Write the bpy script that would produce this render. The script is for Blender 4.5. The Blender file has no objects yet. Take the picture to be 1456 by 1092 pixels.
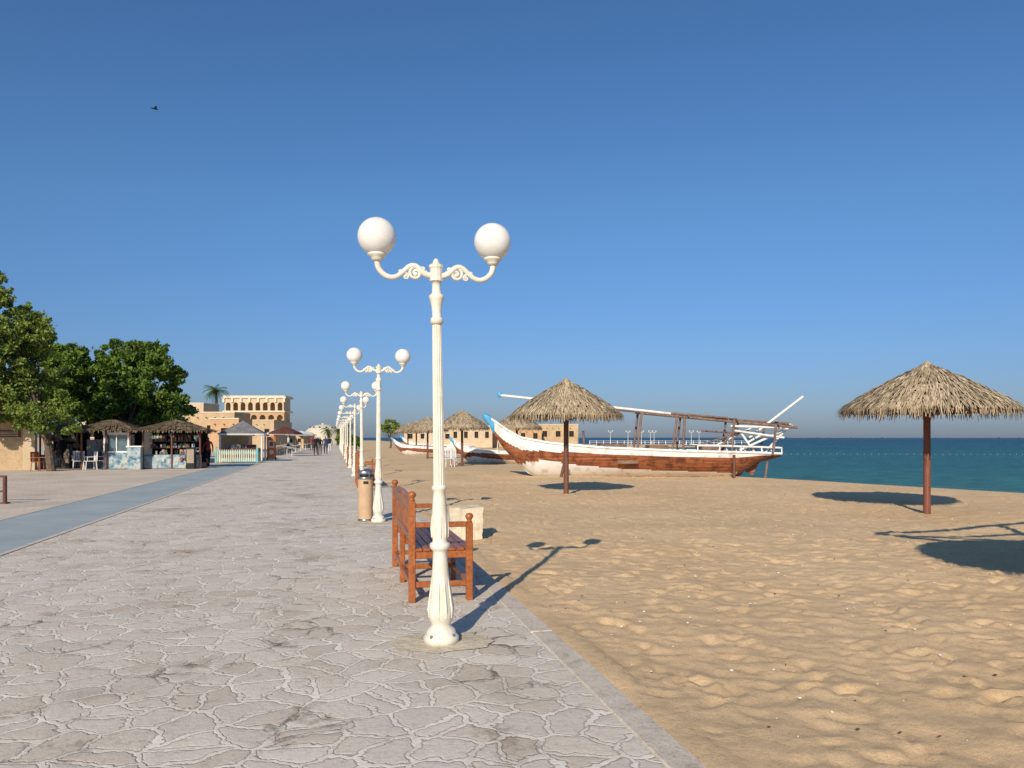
import bpy, math, random
import numpy as np
from mathutils import Vector, Matrix
random.seed(7); rng=np.random.default_rng(7)
scene=bpy.context.scene
EYE=1.6; F=1080.0
ANG=math.atan2(.228,.974)
CA,SA=math.cos(ANG),math.sin(ANG)
def W(s,t,z=0.0): return Vector((CA*s-SA*t, SA*s+CA*t, z))
def at(px,py,d): return Vector(((px-728)/F*d, d, EYE+(622-py)/F*d))
# ------------------------------------------------------------ materials
class NT:
    def __init__(s,name):
        s.m=bpy.data.materials.new(name); s.m.use_nodes=True
        s.t=s.m.node_tree; s.n=s.t.nodes; s.b=s.n['Principled BSDF']
        s.tc=s.n.new('ShaderNodeTexCoord')
    def new(s,typ,**kw):
        n=s.n.new(typ)
        for k,v in kw.items():
            if k in n.inputs: n.inputs[k].default_value=v
            else: setattr(n,k,v)
        return n
    def l(s,a,b): s.t.links.new(a,b)
    def noise(s,scale,detail=4,rough=.6,vec=None,dist=0):
        n=s.new('ShaderNodeTexNoise'); n.inputs['Scale'].default_value=scale; n.inputs['Detail'].default_value=detail
        n.inputs['Roughness'].default_value=rough; n.inputs['Distortion'].default_value=dist
        s.l(vec or s.tc.outputs['Object'],n.inputs['Vector']); return n
    def ramp(s,src,stops):
        r=s.new('ShaderNodeValToRGB'); e=r.color_ramp.elements
        while len(e)<len(stops): e.new(.5)
        for i,(p,c) in enumerate(stops):
            e[i].position=p; e[i].color=c if len(c)==4 else (*c,1)
        s.l(src,r.inputs[0]); return r
    def mix(s,fac,a,b,mode='MIX'):
        m=s.new('ShaderNodeMix'); m.data_type='RGBA'; m.blend_type=mode
        for v,i in ((fac,0),(a,6),(b,7)):
            if isinstance(v,(int,float)): m.inputs[i].default_value=v
            elif isinstance(v,tuple): m.inputs[i].default_value=v if len(v)==4 else (*v,1)
            else: s.l(v,m.inputs[i])
        return m.outputs[2]
    def bump(s,src,strength,dist,prev=None):
        b=s.new('ShaderNodeBump'); b.inputs['Strength'].default_value=strength; b.inputs['Distance'].default_value=dist
        s.l(src,b.inputs['Height'])
        if prev: s.l(prev,b.inputs['Normal'])
        return b.outputs[0]
def mat(name,c1,c2=None,scale=4,rough=.75,bs=.3,bd=.01,bscale=None,detail=5,spec=.3,lo=.35,hi=.65,metal=0):
    k=NT(name); c2=c2 or tuple(x*.75 for x in c1)
    n=k.noise(scale,detail); r=k.ramp(n.outputs[0],[(lo,c2),(hi,c1)])
    k.l(r.outputs[0],k.b.inputs['Base Color']); k.b.inputs['Roughness'].default_value=rough
    k.b.inputs['Specular IOR Level'].default_value=spec; k.b.inputs['Metallic'].default_value=metal
    if bs>0:
        n2=k.noise(bscale or scale*4,6); k.l(k.bump(n2.outputs[0],bs,bd),k.b.inputs['Normal'])
    return k.m
M={}
M['lampwhite']=mat('lamp_white_paint',(.76,.72,.62),(.64,.59,.48),7,.36,.35,.004,35,spec=.5)
def globe():
    k=NT('opal_globe'); k.b.inputs['Roughness'].default_value=.16
    k.b.inputs['Subsurface Weight'].default_value=.25; k.b.inputs['Subsurface Radius'].default_value=(.05,.05,.05)
    n=k.noise(5); r=k.ramp(n.outputs[0],[(.3,(.70,.68,.63)),(.6,(.78,.77,.74))]); k.l(r.outputs[0],k.b.inputs['Base Color']); return k.m
M['globe']=globe()
def wood(name,a,b,scale=(3,3,30),rough=.5,bs=.4):
    k=NT(name); mp=k.new('ShaderNodeMapping'); mp.inputs['Scale'].default_value=scale; k.l(k.tc.outputs['Object'],mp.inputs[0])
    n=k.noise(1.6,7,.65,mp.outputs[0]); r=k.ramp(n.outputs[0],[(.3,b),(.7,a)])
    n3=k.noise(1.7,4); w=k.ramp(n3.outputs[0],[(.45,(1,1,1)),(.75,(.7,.66,.62))])
    k.l(k.mix(1.0,r.outputs[0],w.outputs[0],'MULTIPLY'),k.b.inputs['Base Color'])
    k.b.inputs['Roughness'].default_value=rough
    k.l(k.bump(n.outputs[0],bs,.004),k.b.inputs['Normal']); return k.m
M['bench']=wood('varnished_bench_wood',(.46,.145,.04),(.20,.058,.018),(14,2,14),.36)
M['pole']=wood('red_brown_pole',(.26,.08,.05),(.11,.04,.025),(20,20,2.5),.6)
M['poledark']=wood('dark_brown_pole',(.19,.075,.045),(.08,.035,.022),(20,20,2.5),.6)
def hullmat():
    k=NT('hull_planks'); mp=k.new('ShaderNodeMapping'); mp.inputs['Scale'].default_value=(.8,.8,12); k.l(k.tc.outputs['Object'],mp.inputs[0])
    n=k.noise(1.5,8,.7,mp.outputs[0]); r=k.ramp(n.outputs[0],[(.30,(.07,.024,.013)),(.48,(.28,.085,.034)),(.72,(.50,.20,.085))])
    sep=k.new('ShaderNodeSeparateXYZ'); k.l(k.tc.outputs['Object'],sep.inputs[0])
    mm=k.new('ShaderNodeMath',operation='MULTIPLY'); mm.inputs[1].default_value=7.5; k.l(sep.outputs[2],mm.inputs[0])
    fr=k.new('ShaderNodeMath',operation='FRACT'); k.l(mm.outputs[0],fr.inputs[0])
    rr=k.ramp(fr.outputs[0],[(0,(.35,.35,.35)),(.12,(1,1,1))])
    n2=k.noise(2.2,7,.75); w=k.ramp(n2.outputs[0],[(.38,(.35,.30,.28)),(.52,(1,1,1))])
    c=k.mix(1.0,r.outputs[0],rr.outputs[0],'MULTIPLY'); c=k.mix(1.0,c,w.outputs[0],'MULTIPLY')
    k.l(c,k.b.inputs['Base Color']); k.b.inputs['Roughness'].default_value=.5
    b1=k.bump(rr.outputs[0],.6,.02); k.l(k.bump(n.outputs[0],.4,.01,b1),k.b.inputs['Normal']); return k.m
M['hull']=hullmat()
M['boatwhite']=mat('boat_white_paint',(.76,.75,.72),(.46,.43,.39),3,.55,.4,.01,12,lo=.28,hi=.48,detail=8)
M['boatblue']=mat('boat_blue_paint',(.10,.40,.68),(.06,.28,.5),4,.5,.2,.01)
M['greywood']=wood('weathered_wood',(.28,.18,.14),(.11,.07,.055),(3,3,3),.8)
M['deck']=wood('deck_wood',(.28,.17,.10),(.12,.07,.05),(1,12,6),.7)
M['straw']=[mat('palm_thatch_%d'%i,c,tuple(x*.65 for x in c),5,.9,.4,.01,60,spec=.1) for i,c in enumerate([(.55,.43,.29),(.44,.345,.225),(.30,.235,.155),(.62,.52,.36)])]
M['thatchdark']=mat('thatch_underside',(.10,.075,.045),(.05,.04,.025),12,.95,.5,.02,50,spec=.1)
M['oldthatch']=[mat('old_thatch_%d'%i,c,tuple(x*.6 for x in c),9,.9,.4,.01,60,spec=.1) for i,c in enumerate([(.25,.185,.12),(.18,.135,.09),(.32,.24,.16)])]
def leafmat(i,c):
    k=NT('foliage_%d'%i); n=k.noise(.9,3); r=k.ramp(n.outputs[0],[(.35,tuple(x*.7 for x in c)),(.65,c)])
    k.l(r.outputs[0],k.b.inputs['Base Color']); k.b.inputs['Roughness'].default_value=.6; k.b.inputs['Specular IOR Level'].default_value=.25
    tr=k.new('ShaderNodeBsdfTranslucent'); k.l(r.outputs[0],tr.inputs[0]); ms=k.new('ShaderNodeMixShader'); ms.inputs[0].default_value=.3
    k.l(k.b.outputs[0],ms.inputs[1]); k.l(tr.outputs[0],ms.inputs[2]); k.l(ms.outputs[0],k.n['Material Output'].inputs[0]); return k.m
M['leaf']=[leafmat(i,c) for i,c in enumerate([(.145,.245,.035),(.085,.16,.028),(.22,.32,.05),(.045,.085,.02)])]
M['leafb']=[leafmat(i+10,c) for i,c in enumerate([(.25,.32,.06),(.15,.22,.04),(.33,.39,.08),(.075,.125,.03)])]
M['bark']=mat('bark',(.16,.12,.085),(.07,.05,.035),8,.9,.7,.03,30)
def stone(name,a,b):
    k=NT(name); n=k.noise(.8,7,.65); r=k.ramp(n.outputs[0],[(.3,b),(.7,a)])
    n2=k.noise(9,6,.7); w=k.ramp(n2.outputs[0],[(.3,(.78,.75,.73)),(.6,(1,1,1))])
    k.l(k.mix(1.0,r.outputs[0],w.outputs[0],'MULTIPLY'),k.b.inputs['Base Color'])
    k.b.inputs['Roughness'].default_value=.9; k.b.inputs['Specular IOR Level'].default_value=.15
    k.l(k.bump(n2.outputs[0],.7,.04),k.b.inputs['Normal']); return k.m
M['wall']=stone('sandstone_render',(.62,.46,.29),(.43,.31,.18))
M['wall2']=stone('pale_plaster',(.68,.55,.38),(.52,.41,.28))
M['wallpink']=stone('orange_plaster',(.60,.39,.23),(.48,.30,.17))
M['dome']=stone('dome_plaster',(.66,.60,.48),(.56,.50,.40))
M['block']=stone('limestone_block',(.74,.65,.50),(.50,.42,.30))
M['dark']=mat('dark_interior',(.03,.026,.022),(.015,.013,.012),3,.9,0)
M['trim']=mat('carved_trim',(.70,.61,.46),(.56,.48,.36),3,.85,.3,.02)
M['steel']=mat('brushed_steel',(.45,.45,.45),(.3,.3,.3),20,.35,.1,.002,metal=.9)
M['binbeige']=mat('bin_beige',(.56,.38,.23),(.46,.31,.19),5,.45,.1,.003)
M['black']=mat('black_plastic',(.02,.02,.02),(.012,.012,.012),5,.5,0)
M['white']=mat('white_plastic',(.75,.75,.74),(.6,.6,.6),3,.45,.1,.003)
M['teal']=mat('teal_paint',(.20,.48,.47),(.12,.36,.37),3,.6,.2,.01)
M['cream']=mat('cream_paint',(.68,.64,.50),(.55,.5,.38),3,.6,.2,.01)
M['slate']=mat('grey_roof',(.20,.20,.21),(.12,.12,.13),3,.8,.4,.02)
M['glass']=mat('window_glass',(.10,.17,.20),(.06,.10,.12),1,.08,0,spec=.8)
M['sign']=mat('orange_sign',(.50,.16,.06),(.34,.10,.04),3,.6,.1,.01)
M['brownsign']=mat('brown_sign',(.14,.05,.03),(.08,.03,.02),3,.6,.1,.01)
M['goods']=[mat('goods_%d'%i,c,None,9,.6,.2,.01) for i,c in enumerate([(.35,.08,.10),(.10,.18,.34),(.42,.34,.12),(.55,.53,.50),(.10,.26,.18),(.40,.26,.32),(.16,.10,.06),(.08,.07,.06),(.36,.30,.22)])]
def mural():
    k=NT('painted_mural'); n=k.noise(2.4,6,.75); r=k.ramp(n.outputs[0],[(.38,(.05,.11,.17)),(.47,(.20,.31,.36)),(.56,(.48,.48,.44)),(.68,(.12,.17,.2))])
    k.l(r.outputs[0],k.b.inputs['Base Color']); k.b.inputs['Roughness'].default_value=.7; return k.m
M['mural']=mural()
M['skin']=mat('skin',(.35,.2,.13),(.3,.17,.11),4,.6,0)
M['cloth']=[mat('cloth_%d'%i,c,None,6,.9,.2,.01,spec=.1) for i,c in enumerate([(.02,.02,.025),(.05,.06,.12),(.6,.6,.6),(.25,.05,.05),(.12,.11,.10)])]
# ------------------------------------------------------------ mesh builder
import bmesh
class B:
    def __init__(s): s.v=[];s.f=[];s.mi=[];s.sm=[];s.mats=[]
    def m(s,mt):
        if mt not in s.mats: s.mats.append(mt)
        return s.mats.index(mt)
    def add(s,vs,fs,mt,smooth=False):
        o=len(s.v); s.v+= [tuple(p) for p in vs]
        i=s.m(mt)
        for f in fs: s.f.append(tuple(o+a for a in f)); s.mi.append(i); s.sm.append(smooth)
    def box(s,c,d,mt,rz=0,rot=None,bev=0):
        x,y,z=[a/2 for a in d]; R=rot or Matrix.Rotation(rz,3,'Z'); c=Vector(c)
        if bev>0:
            b=min(bev,x*.9,y*.9,z*.9); vs=[]
            for sx in(-1,1):
                for sy in(-1,1):
                    for sz in(-1,1):
                        vs+= [Vector((sx*x,sy*(y-b),sz*(z-b))),Vector((sx*(x-b),sy*y,sz*(z-b))),Vector((sx*(x-b),sy*(y-b),sz*z))]
            bm=bmesh.new(); [bm.verts.new(p) for p in vs]; bmesh.ops.convex_hull(bm,input=bm.verts)
            bm.verts.index_update()
            s.add([c+R@v.co for v in bm.verts],[[v.index for v in f.verts] for f in bm.faces],mt); bm.free(); return
        vs=[c+R@Vector((a*x,b*y,e*z)) for a in(-1,1) for b in(-1,1) for e in(-1,1)]
        s.add(vs,[(0,1,3,2),(4,6,7,5),(0,4,5,1),(2,3,7,6),(0,2,6,4),(1,5,7,3)],mt)
    def tube(s,pts,rad,mt,n=8,smooth=True,cap=True):
        pts=[Vector(p) for p in pts]
        if isinstance(rad,(int,float)): rad=[rad]*len(pts)
        vs=[];fs=[];prev=None
        for i,p in enumerate(pts):
            d=(pts[min(i+1,len(pts)-1)]-pts[max(i-1,0)]).normalized()
            if prev is None: a=d.cross(Vector((0,0,1)) if abs(d.z)<.9 else Vector((1,0,0))).normalized()
            else: a=(prev-d*prev.dot(d)).normalized()
            prev=a; b=d.cross(a)
            for k in range(n):
                t=2*math.pi*k/n; vs.append(p+(a*math.cos(t)+b*math.sin(t))*rad[i])
        for i in range(len(pts)-1):
            for k in range(n): fs.append((i*n+k,i*n+(k+1)%n,(i+1)*n+(k+1)%n,(i+1)*n+k))
        s.add(vs,fs,mt,smooth)
        if cap:
            s.add(vs[:n],[tuple(range(n))[::-1]],mt); s.add(vs[-n:],[tuple(range(n))],mt)
    def lathe(s,prof,mt,n=24,c=(0,0,0),smooth=True):
        vs=[];fs=[]
        for (r,z,*fl) in prof:
            a=fl[0] if fl else 0
            for k in range(n):
                t=2*math.pi*k/n; rr=r*(1-a*(k%2)); vs.append((c[0]+rr*math.cos(t),c[1]+rr*math.sin(t),c[2]+z))
        for i in range(len(prof)-1):
            for k in range(n): fs.append((i*n+k,i*n+(k+1)%n,(i+1)*n+(k+1)%n,(i+1)*n+k))
        s.add(vs,fs,mt,smooth)
    def ball(s,c,r,mt,n=16,m=10,sc=(1,1,1)):
        vs=[];fs=[]
        for i in range(m+1):
            p=math.pi*i/m
            for k in range(n):
                t=2*math.pi*k/n; vs.append((c[0]+r*sc[0]*math.sin(p)*math.cos(t),c[1]+r*sc[1]*math.sin(p)*math.sin(t),c[2]-r*sc[2]*math.cos(p)))
        for i in range(m):
            for k in range(n): fs.append((i*n+k,i*n+(k+1)%n,(i+1)*n+(k+1)%n,(i+1)*n+k))
        s.add(vs,fs,mt,True)
    def mesh(s,name):
        me=bpy.data.meshes.new(name); me.from_pydata(s.v,[],s.f)
        for m_ in s.mats: me.materials.append(m_)
        me.polygons.foreach_set('material_index',s.mi); me.polygons.foreach_set('use_smooth',s.sm); me.update(); return me
    def obj(s,name,loc=(0,0,0),rz=0):
        o=bpy.data.objects.new(name,s.mesh(name)); scene.collection.objects.link(o); o.location=loc; o.rotation_euler=(0,0,rz); return o
def inst(me,name,loc,rz=0,sc=1):
    o=bpy.data.objects.new(name,me); scene.collection.objects.link(o); o.location=loc; o.rotation_euler=(0,0,rz); o.scale=(sc,sc,sc); return o
# ------------------------------------------------------------ terrain
def vn(x,y,cell,seed):
    r=np.random.default_rng(seed).random((256,256)); X=x/cell; Y=y/cell
    xi=np.floor(X).astype(int); yi=np.floor(Y).astype(int); fx=X-xi; fy=Y-yi; fx=fx*fx*(3-2*fx); fy=fy*fy*(3-2*fy)
    g=lambda a,b:r[a%256,b%256]
    return (g(xi,yi)*(1-fx)+g(xi+1,yi)*fx)*(1-fy)+(g(xi,yi+1)*(1-fx)+g(xi+1,yi+1)*fx)*fy-.5
SY=[-200,-30,0,10,17,22,25,28.3,31.4,36,45,70,120,150,160,168,175,190,200,215,260,1000,4000]
SX=[110,40,27.5,21,17.3,14.9,13.3,11.5,9.4,8.0,7,6,8,18,36,50,53,53,45,5,-30,-230,-1000]
def hbase(x,y):
    x=np.asarray(x,float); y=np.asarray(y,float)
    ds=(np.interp(y,SY,SX)-x)*.86+ .35*vn(x,y,3.1,5)
    z=np.where(ds<0,np.maximum(ds*.22,-1.6),0.0)
    s=CA*x+SA*y
    und=.10*vn(x,y,2.6,1)+.04*vn(x,y,1.1,2)
    near=np.clip((s-1.76)/.8,0,1)
    z=z-.02+und*near*np.clip(ds/1.5,0,1)
    z=np.where(s<1.60,-.10,z)
    e=.016+.045*vn(x,y,.9,9)+.03*vn(x,y,.3,10)   # sand drifting up against and over the kerb
    z=np.where((s>=1.60)&(s<1.95),np.minimum(np.maximum(z,-.01),0)+e-np.clip((1.80-s)/.16,0,1)*.035,z)
    return z
def gz(x,y): return float(hbase(np.array([x]),np.array([y]))[0])
def terrain():
    xs=np.unique(np.concatenate([-np.geomspace(2,4000,26)[::-1],np.arange(-2,9,.04),np.arange(9,18,.10),18+np.geomspace(.3,3000,30)]))
    ys=np.unique(np.concatenate([-np.geomspace(1,200,10)[::-1],np.arange(-1,3,.4),np.arange(3,12,.036),np.arange(12,34,.085),34+np.geomspace(.4,4000,60)]))
    X,Y=np.meshgrid(xs,ys); Z=hbase(X,Y)
    s=CA*X+SA*Y; ds=(np.interp(Y,SY,SX)-X); mk=np.clip((s-1.8)/.5,0,1)*np.clip(ds/1,0,1)*np.clip((45-Y)/10,0,1)
    Xr=X*.83+Y*.56; Yr=-X*.56+Y*.83
    Z=Z+mk*(.012*vn(Xr,Yr,.47,11)+.020*vn(X,Y,.21,12)+.020*vn(Xr,Yr,.11,13))
    n=7000; fx=rng.uniform(-2,17,n); fy=3+30*rng.random(n)**1.1
    fa=rng.uniform(0,6.28,n); dp=rng.uniform(.4,1.3,n); sz=rng.uniform(.7,1.25,n)
    for a,b,c,d_,q in zip(fx,fy,fa,dp,sz):
        i0,i1=np.searchsorted(xs,[a-.25,a+.25]); j0,j1=np.searchsorted(ys,[b-.25,b+.25])
        if i1<=i0 or j1<=j0: continue
        dx=X[j0:j1,i0:i1]-a; dy=Y[j0:j1,i0:i1]-b; u=dx*math.cos(c)+dy*math.sin(c); v=-dx*math.sin(c)+dy*math.cos(c)
        r=(u/.11/q)**2+(v/.05/q)**2
        Z[j0:j1,i0:i1]+=mk[j0:j1,i0:i1]*d_*(-.020*np.exp(-r)+.010*np.exp(-(np.sqrt(r)-1.5)**2*4))
    nx,ny=len(xs),len(ys); V=np.stack([X.ravel(),Y.ravel(),Z.ravel()],1)
    idx=np.arange(nx*ny).reshape(ny,nx); Fq=np.stack([idx[:-1,:-1],idx[:-1,1:],idx[1:,1:],idx[1:,:-1]],-1).reshape(-1,4)
    me=bpy.data.meshes.new('sand_beach'); me.vertices.add(len(V)); me.vertices.foreach_set('co',V.ravel())
    me.loops.add(Fq.size); me.loops.foreach_set('vertex_index',Fq.ravel()); me.polygons.add(len(Fq))
    me.polygons.foreach_set('loop_start',np.arange(0,Fq.size,4)); me.polygons.foreach_set('use_smooth',np.ones(len(Fq),bool)); me.update(calc_edges=True); me.validate()
    k=NT('sand'); n1=k.noise(.35,6,.6); n2=k.noise(15,7,.78); n3=k.noise(110,3,.7)
    r=k.ramp(n1.outputs[0],[(.3,(.62,.435,.25)),(.7,(.72,.525,.32))])
    w=k.ramp(n2.outputs[0],[(.3,(.78,.75,.71)),(.5,(1,1,1))]); g=k.ramp(n3.outputs[0],[(.33,(.76,.74,.71)),(.5,(1,1,1))])
    c=k.mix(1.0,r.outputs[0],w.outputs[0],'MULTIPLY'); c=k.mix(1.0,c,g.outputs[0],'MULTIPLY')
    k.l(c,k.b.inputs['Base Color']); k.b.inputs['Roughness'].default_value=.95; k.b.inputs['Specular IOR Level'].default_value=.1
    b1=k.bump(n2.outputs[0],.6,.028); k.l(k.bump(n3.outputs[0],.4,.004,b1),k.b.inputs['Normal'])
    me.materials.append(k.m); o=bpy.data.objects.new('sand_beach',me); scene.collection.objects.link(o)
terrain()
def water():
    b=B(); k=NT('sea_water')
    mp=k.new('ShaderNodeMapping'); mp.inputs['Scale'].default_value=(.45,1.3,1); mp.inputs['Rotation'].default_value=(0,0,.2); k.l(k.tc.outputs['Object'],mp.inputs[0])
    n=k.noise(1.3,9,.72,mp.outputs[0]); n2=k.noise(.03,4,.6,mp.outputs[0])
    sep=k.new('ShaderNodeSeparateXYZ'); k.l(k.tc.outputs['Object'],sep.inputs[0])
    mr=k.new('ShaderNodeMapRange'); mr.inputs['From Min'].default_value=20; mr.inputs['From Max'].default_value=420; k.l(sep.outputs[1],mr.inputs['Value'])
    dep=k.ramp(mr.outputs[0],[(0,(.045,.22,.20)),(.06,(.026,.165,.165)),(.3,(.012,.10,.13)),(1,(.008,.065,.11))])   # shallow turquoise to deep blue
    r=k.ramp(n2.outputs[0],[(.35,(.8,.85,.88)),(.65,(1.15,1.12,1.1))])
    c=k.mix(1.0,dep.outputs[0],r.outputs[0],'MULTIPLY')
    w=k.ramp(n.outputs[0],[(.38,(.40,.46,.53)),(.60,(1.35,1.3,1.25))])
    k.l(k.mix(1.0,c,w.outputs[0],'MULTIPLY'),k.b.inputs['Base Color']); k.b.inputs['Roughness'].default_value=.35; k.b.inputs['IOR'].default_value=1.33
    k.b.inputs['Specular IOR Level'].default_value=.22
    k.l(k.bump(n.outputs[0],1.0,.6),k.b.inputs['Normal'])
    b.add([(-1500,-100,0),(6000,-100,0),(6000,7000,0),(-1500,7000,0)],[(0,1,2,3)],k.m); b.obj('sea_water',(0,0,-.45))
water()
def paving():
    k=NT('crazy_paving'); tc=k.tc.outputs['Object']
    nd=k.noise(2.7,4,.6); vm=k.new('ShaderNodeVectorMath',operation='MULTIPLY_ADD'); k.l(nd.outputs[1],vm.inputs[0]); vm.inputs[1].default_value=(.31,.31,0); k.l(tc,vm.inputs[2])
    def vor(feat):
        v=k.new('ShaderNodeTexVoronoi'); v.voronoi_dimensions='2D'; v.feature=feat; v.inputs['Scale'].default_value=3.9; v.inputs['Randomness'].default_value=1; k.l(vm.outputs[0],v.inputs['Vector']); return v
    v1=vor('F1'); v2=vor('DISTANCE_TO_EDGE')
    sep=k.new('ShaderNodeSeparateColor'); k.l(v1.outputs['Color'],sep.inputs[0])
    cell=k.ramp(sep.outputs[0],[(0,(.58,.50,.41)),(.35,(.68,.60,.505)),(.7,(.62,.56,.48)),(1,(.73,.655,.56))])
    jn=k.noise(9,5,.75); ja=k.new('ShaderNodeMath',operation='MULTIPLY_ADD'); k.l(jn.outputs[0],ja.inputs[0]); ja.inputs[1].default_value=-.085; k.l(v2.outputs[0],ja.inputs[2])
    jm=k.ramp(ja.outputs[0],[(0.0,(1,1,1)),(.010,(.95,.95,.95)),(.03,(0,0,0))])
    n5=k.noise(1.3,6,.75)
    gr=k.ramp(n5.outputs[0],[(.36,(.24,.20,.16)),(.45,(.72,.655,.56)),(.6,(.86,.80,.70))])
    c=k.mix(jm.outputs[0],cell.outputs[0],gr.outputs[0])
    ck=k.ramp(ja.outputs[0],[(.014,(1,1,1)),(.032,(.62,.57,.52)),(.055,(1,1,1))])
    cf=k.ramp(n5.outputs[0],[(.42,(1,1,1)),(.62,(.5,.5,.5))])
    c=k.mix(cf.outputs[0],c,k.mix(1.0,c,ck.outputs[0],'MULTIPLY'))
    n1=k.noise(.40,7,.74); st=k.ramp(n1.outputs[0],[(.34,(.70,.66,.61)),(.45,(.95,.94,.92)),(.66,(1,1,1))]); c=k.mix(1.0,c,st.outputs[0],'MULTIPLY')
    n2=k.noise(26,7,.8); sp=k.ramp(n2.outputs[0],[(.34,(.78,.75,.72)),(.5,(1,1,1))]); c=k.mix(1.0,c,sp.outputs[0],'MULTIPLY')
    n4=k.noise(1.9,8,.8); s4=k.ramp(n4.outputs[0],[(.36,(.66,.62,.57)),(.44,(1,1,1))]); c=k.mix(1.0,c,s4.outputs[0],'MULTIPLY')
    k.l(c,k.b.inputs['Base Color']); k.b.inputs['Roughness'].default_value=.78; k.b.inputs['Specular IOR Level'].default_value=.25
    prof=k.ramp(ja.outputs[0],[(0,(.85,.85,.85)),(.013,(.75,.75,.75)),(.033,(.2,.2,.2)),(.07,(.7,.7,.7)),(.2,(.85,.85,.85))])
    b1=k.bump(prof.outputs[0],.6,.013); b2=k.bump(n2.outputs[0],.45,.007,b1); b3=k.bump(n4.outputs[0],.4,.03,b2); k.l(b3,k.b.inputs['Normal'])
    b=B(); b.add([(-4.35,-6,0),(1.56,-6,0),(1.56,400,0),(-4.35,400,0)],[(0,1,2,3)],k.m); b.obj('stone_promenade',(0,0,.008),ANG)
    k=NT('concrete_kerb'); n=k.noise(5,7,.75); r=k.ramp(n.outputs[0],[(.32,(.40,.31,.22)),(.45,(.56,.48,.39)),(.65,(.64,.57,.48))]); n2=k.noise(50,5,.8); sp=k.ramp(n2.outputs[0],[(.35,(.66,.63,.6)),(.5,(1,1,1))])
    k.l(k.mix(1.0,r.outputs[0],sp.outputs[0],'MULTIPLY'),k.b.inputs['Base Color']); k.b.inputs['Roughness'].default_value=.9; b1=k.bump(n.outputs[0],.5,.02); k.l(k.bump(n2.outputs[0],.6,.006,b1),k.b.inputs['Normal']); kc=k.m
    b=B(); t=-6
    while t<160:
        L=3.0; ww=.20+random.uniform(-.005,.005); b.box((1.56+ww/2+.001,t+L/2,-.085+random.uniform(-.003,.003)),(ww,L-.006,.20),kc,bev=.014); t+=L
    b.obj('kerb',(0,0,0),ANG)
    k=NT('blue_path_surface'); n=k.noise(.7,6,.7); r=k.ramp(n.outputs[0],[(.3,(.29,.335,.345)),(.7,(.40,.45,.455))]); n2=k.noise(60,4,.7); sp=k.ramp(n2.outputs[0],[(.3,(.8,.8,.8)),(.6,(1,1,1))])
    k.l(k.mix(1.0,r.outputs[0],sp.outputs[0],'MULTIPLY'),k.b.inputs['Base Color']); k.b.inputs['Roughness'].default_value=.85; k.l(k.bump(n2.outputs[0],.4,.005),k.b.inputs['Normal'])
    b=B(); b.add([(-6.2,-6,0),(-4.45,-6,0),(-4.45,52,0),(-6.2,52,0)],[(0,1,2,3)],k.m); b.obj('cycle_path',(0,0,.012),ANG)
    b=B()
    for ss in(-4.40,-6.25): b.box((ss,23,-.04),(.09,58,.115),kc)
    b.obj('path_edging',(0,0,0),ANG)
    k=NT('plaza_slabs'); br=k.new('ShaderNodeTexBrick'); br.inputs['Scale'].default_value=1.0; br.inputs['Color1'].default_value=(.68,.57,.45,1); br.inputs['Color2'].default_value=(.60,.50,.40,1); br.inputs['Mortar'].default_value=(.46,.39,.31,1); br.inputs['Mortar Size'].default_value=.012
    k.l(k.tc.outputs['Object'],br.inputs['Vector']); n=k.noise(.4,7,.7); r=k.ramp(n.outputs[0],[(.3,(.76,.73,.70)),(.6,(1,1,1))])
    k.l(k.mix(1.0,br.outputs[0],r.outputs[0],'MULTIPLY'),k.b.inputs['Base Color']); k.b.inputs['Roughness'].default_value=.85
    b=B(); b.add([(-60,-6,0),(-6.30,-6,0),(-6.30,52,0),(-60,52,0)],[(0,1,2,3)],k.m); b.add([(-60,52,0),(-4.36,52,0),(-4.36,400,0),(-60,400,0)],[(0,1,2,3)],k.m); b.obj('plaza_pavement',(0,0,.004),ANG)
paving()
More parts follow.
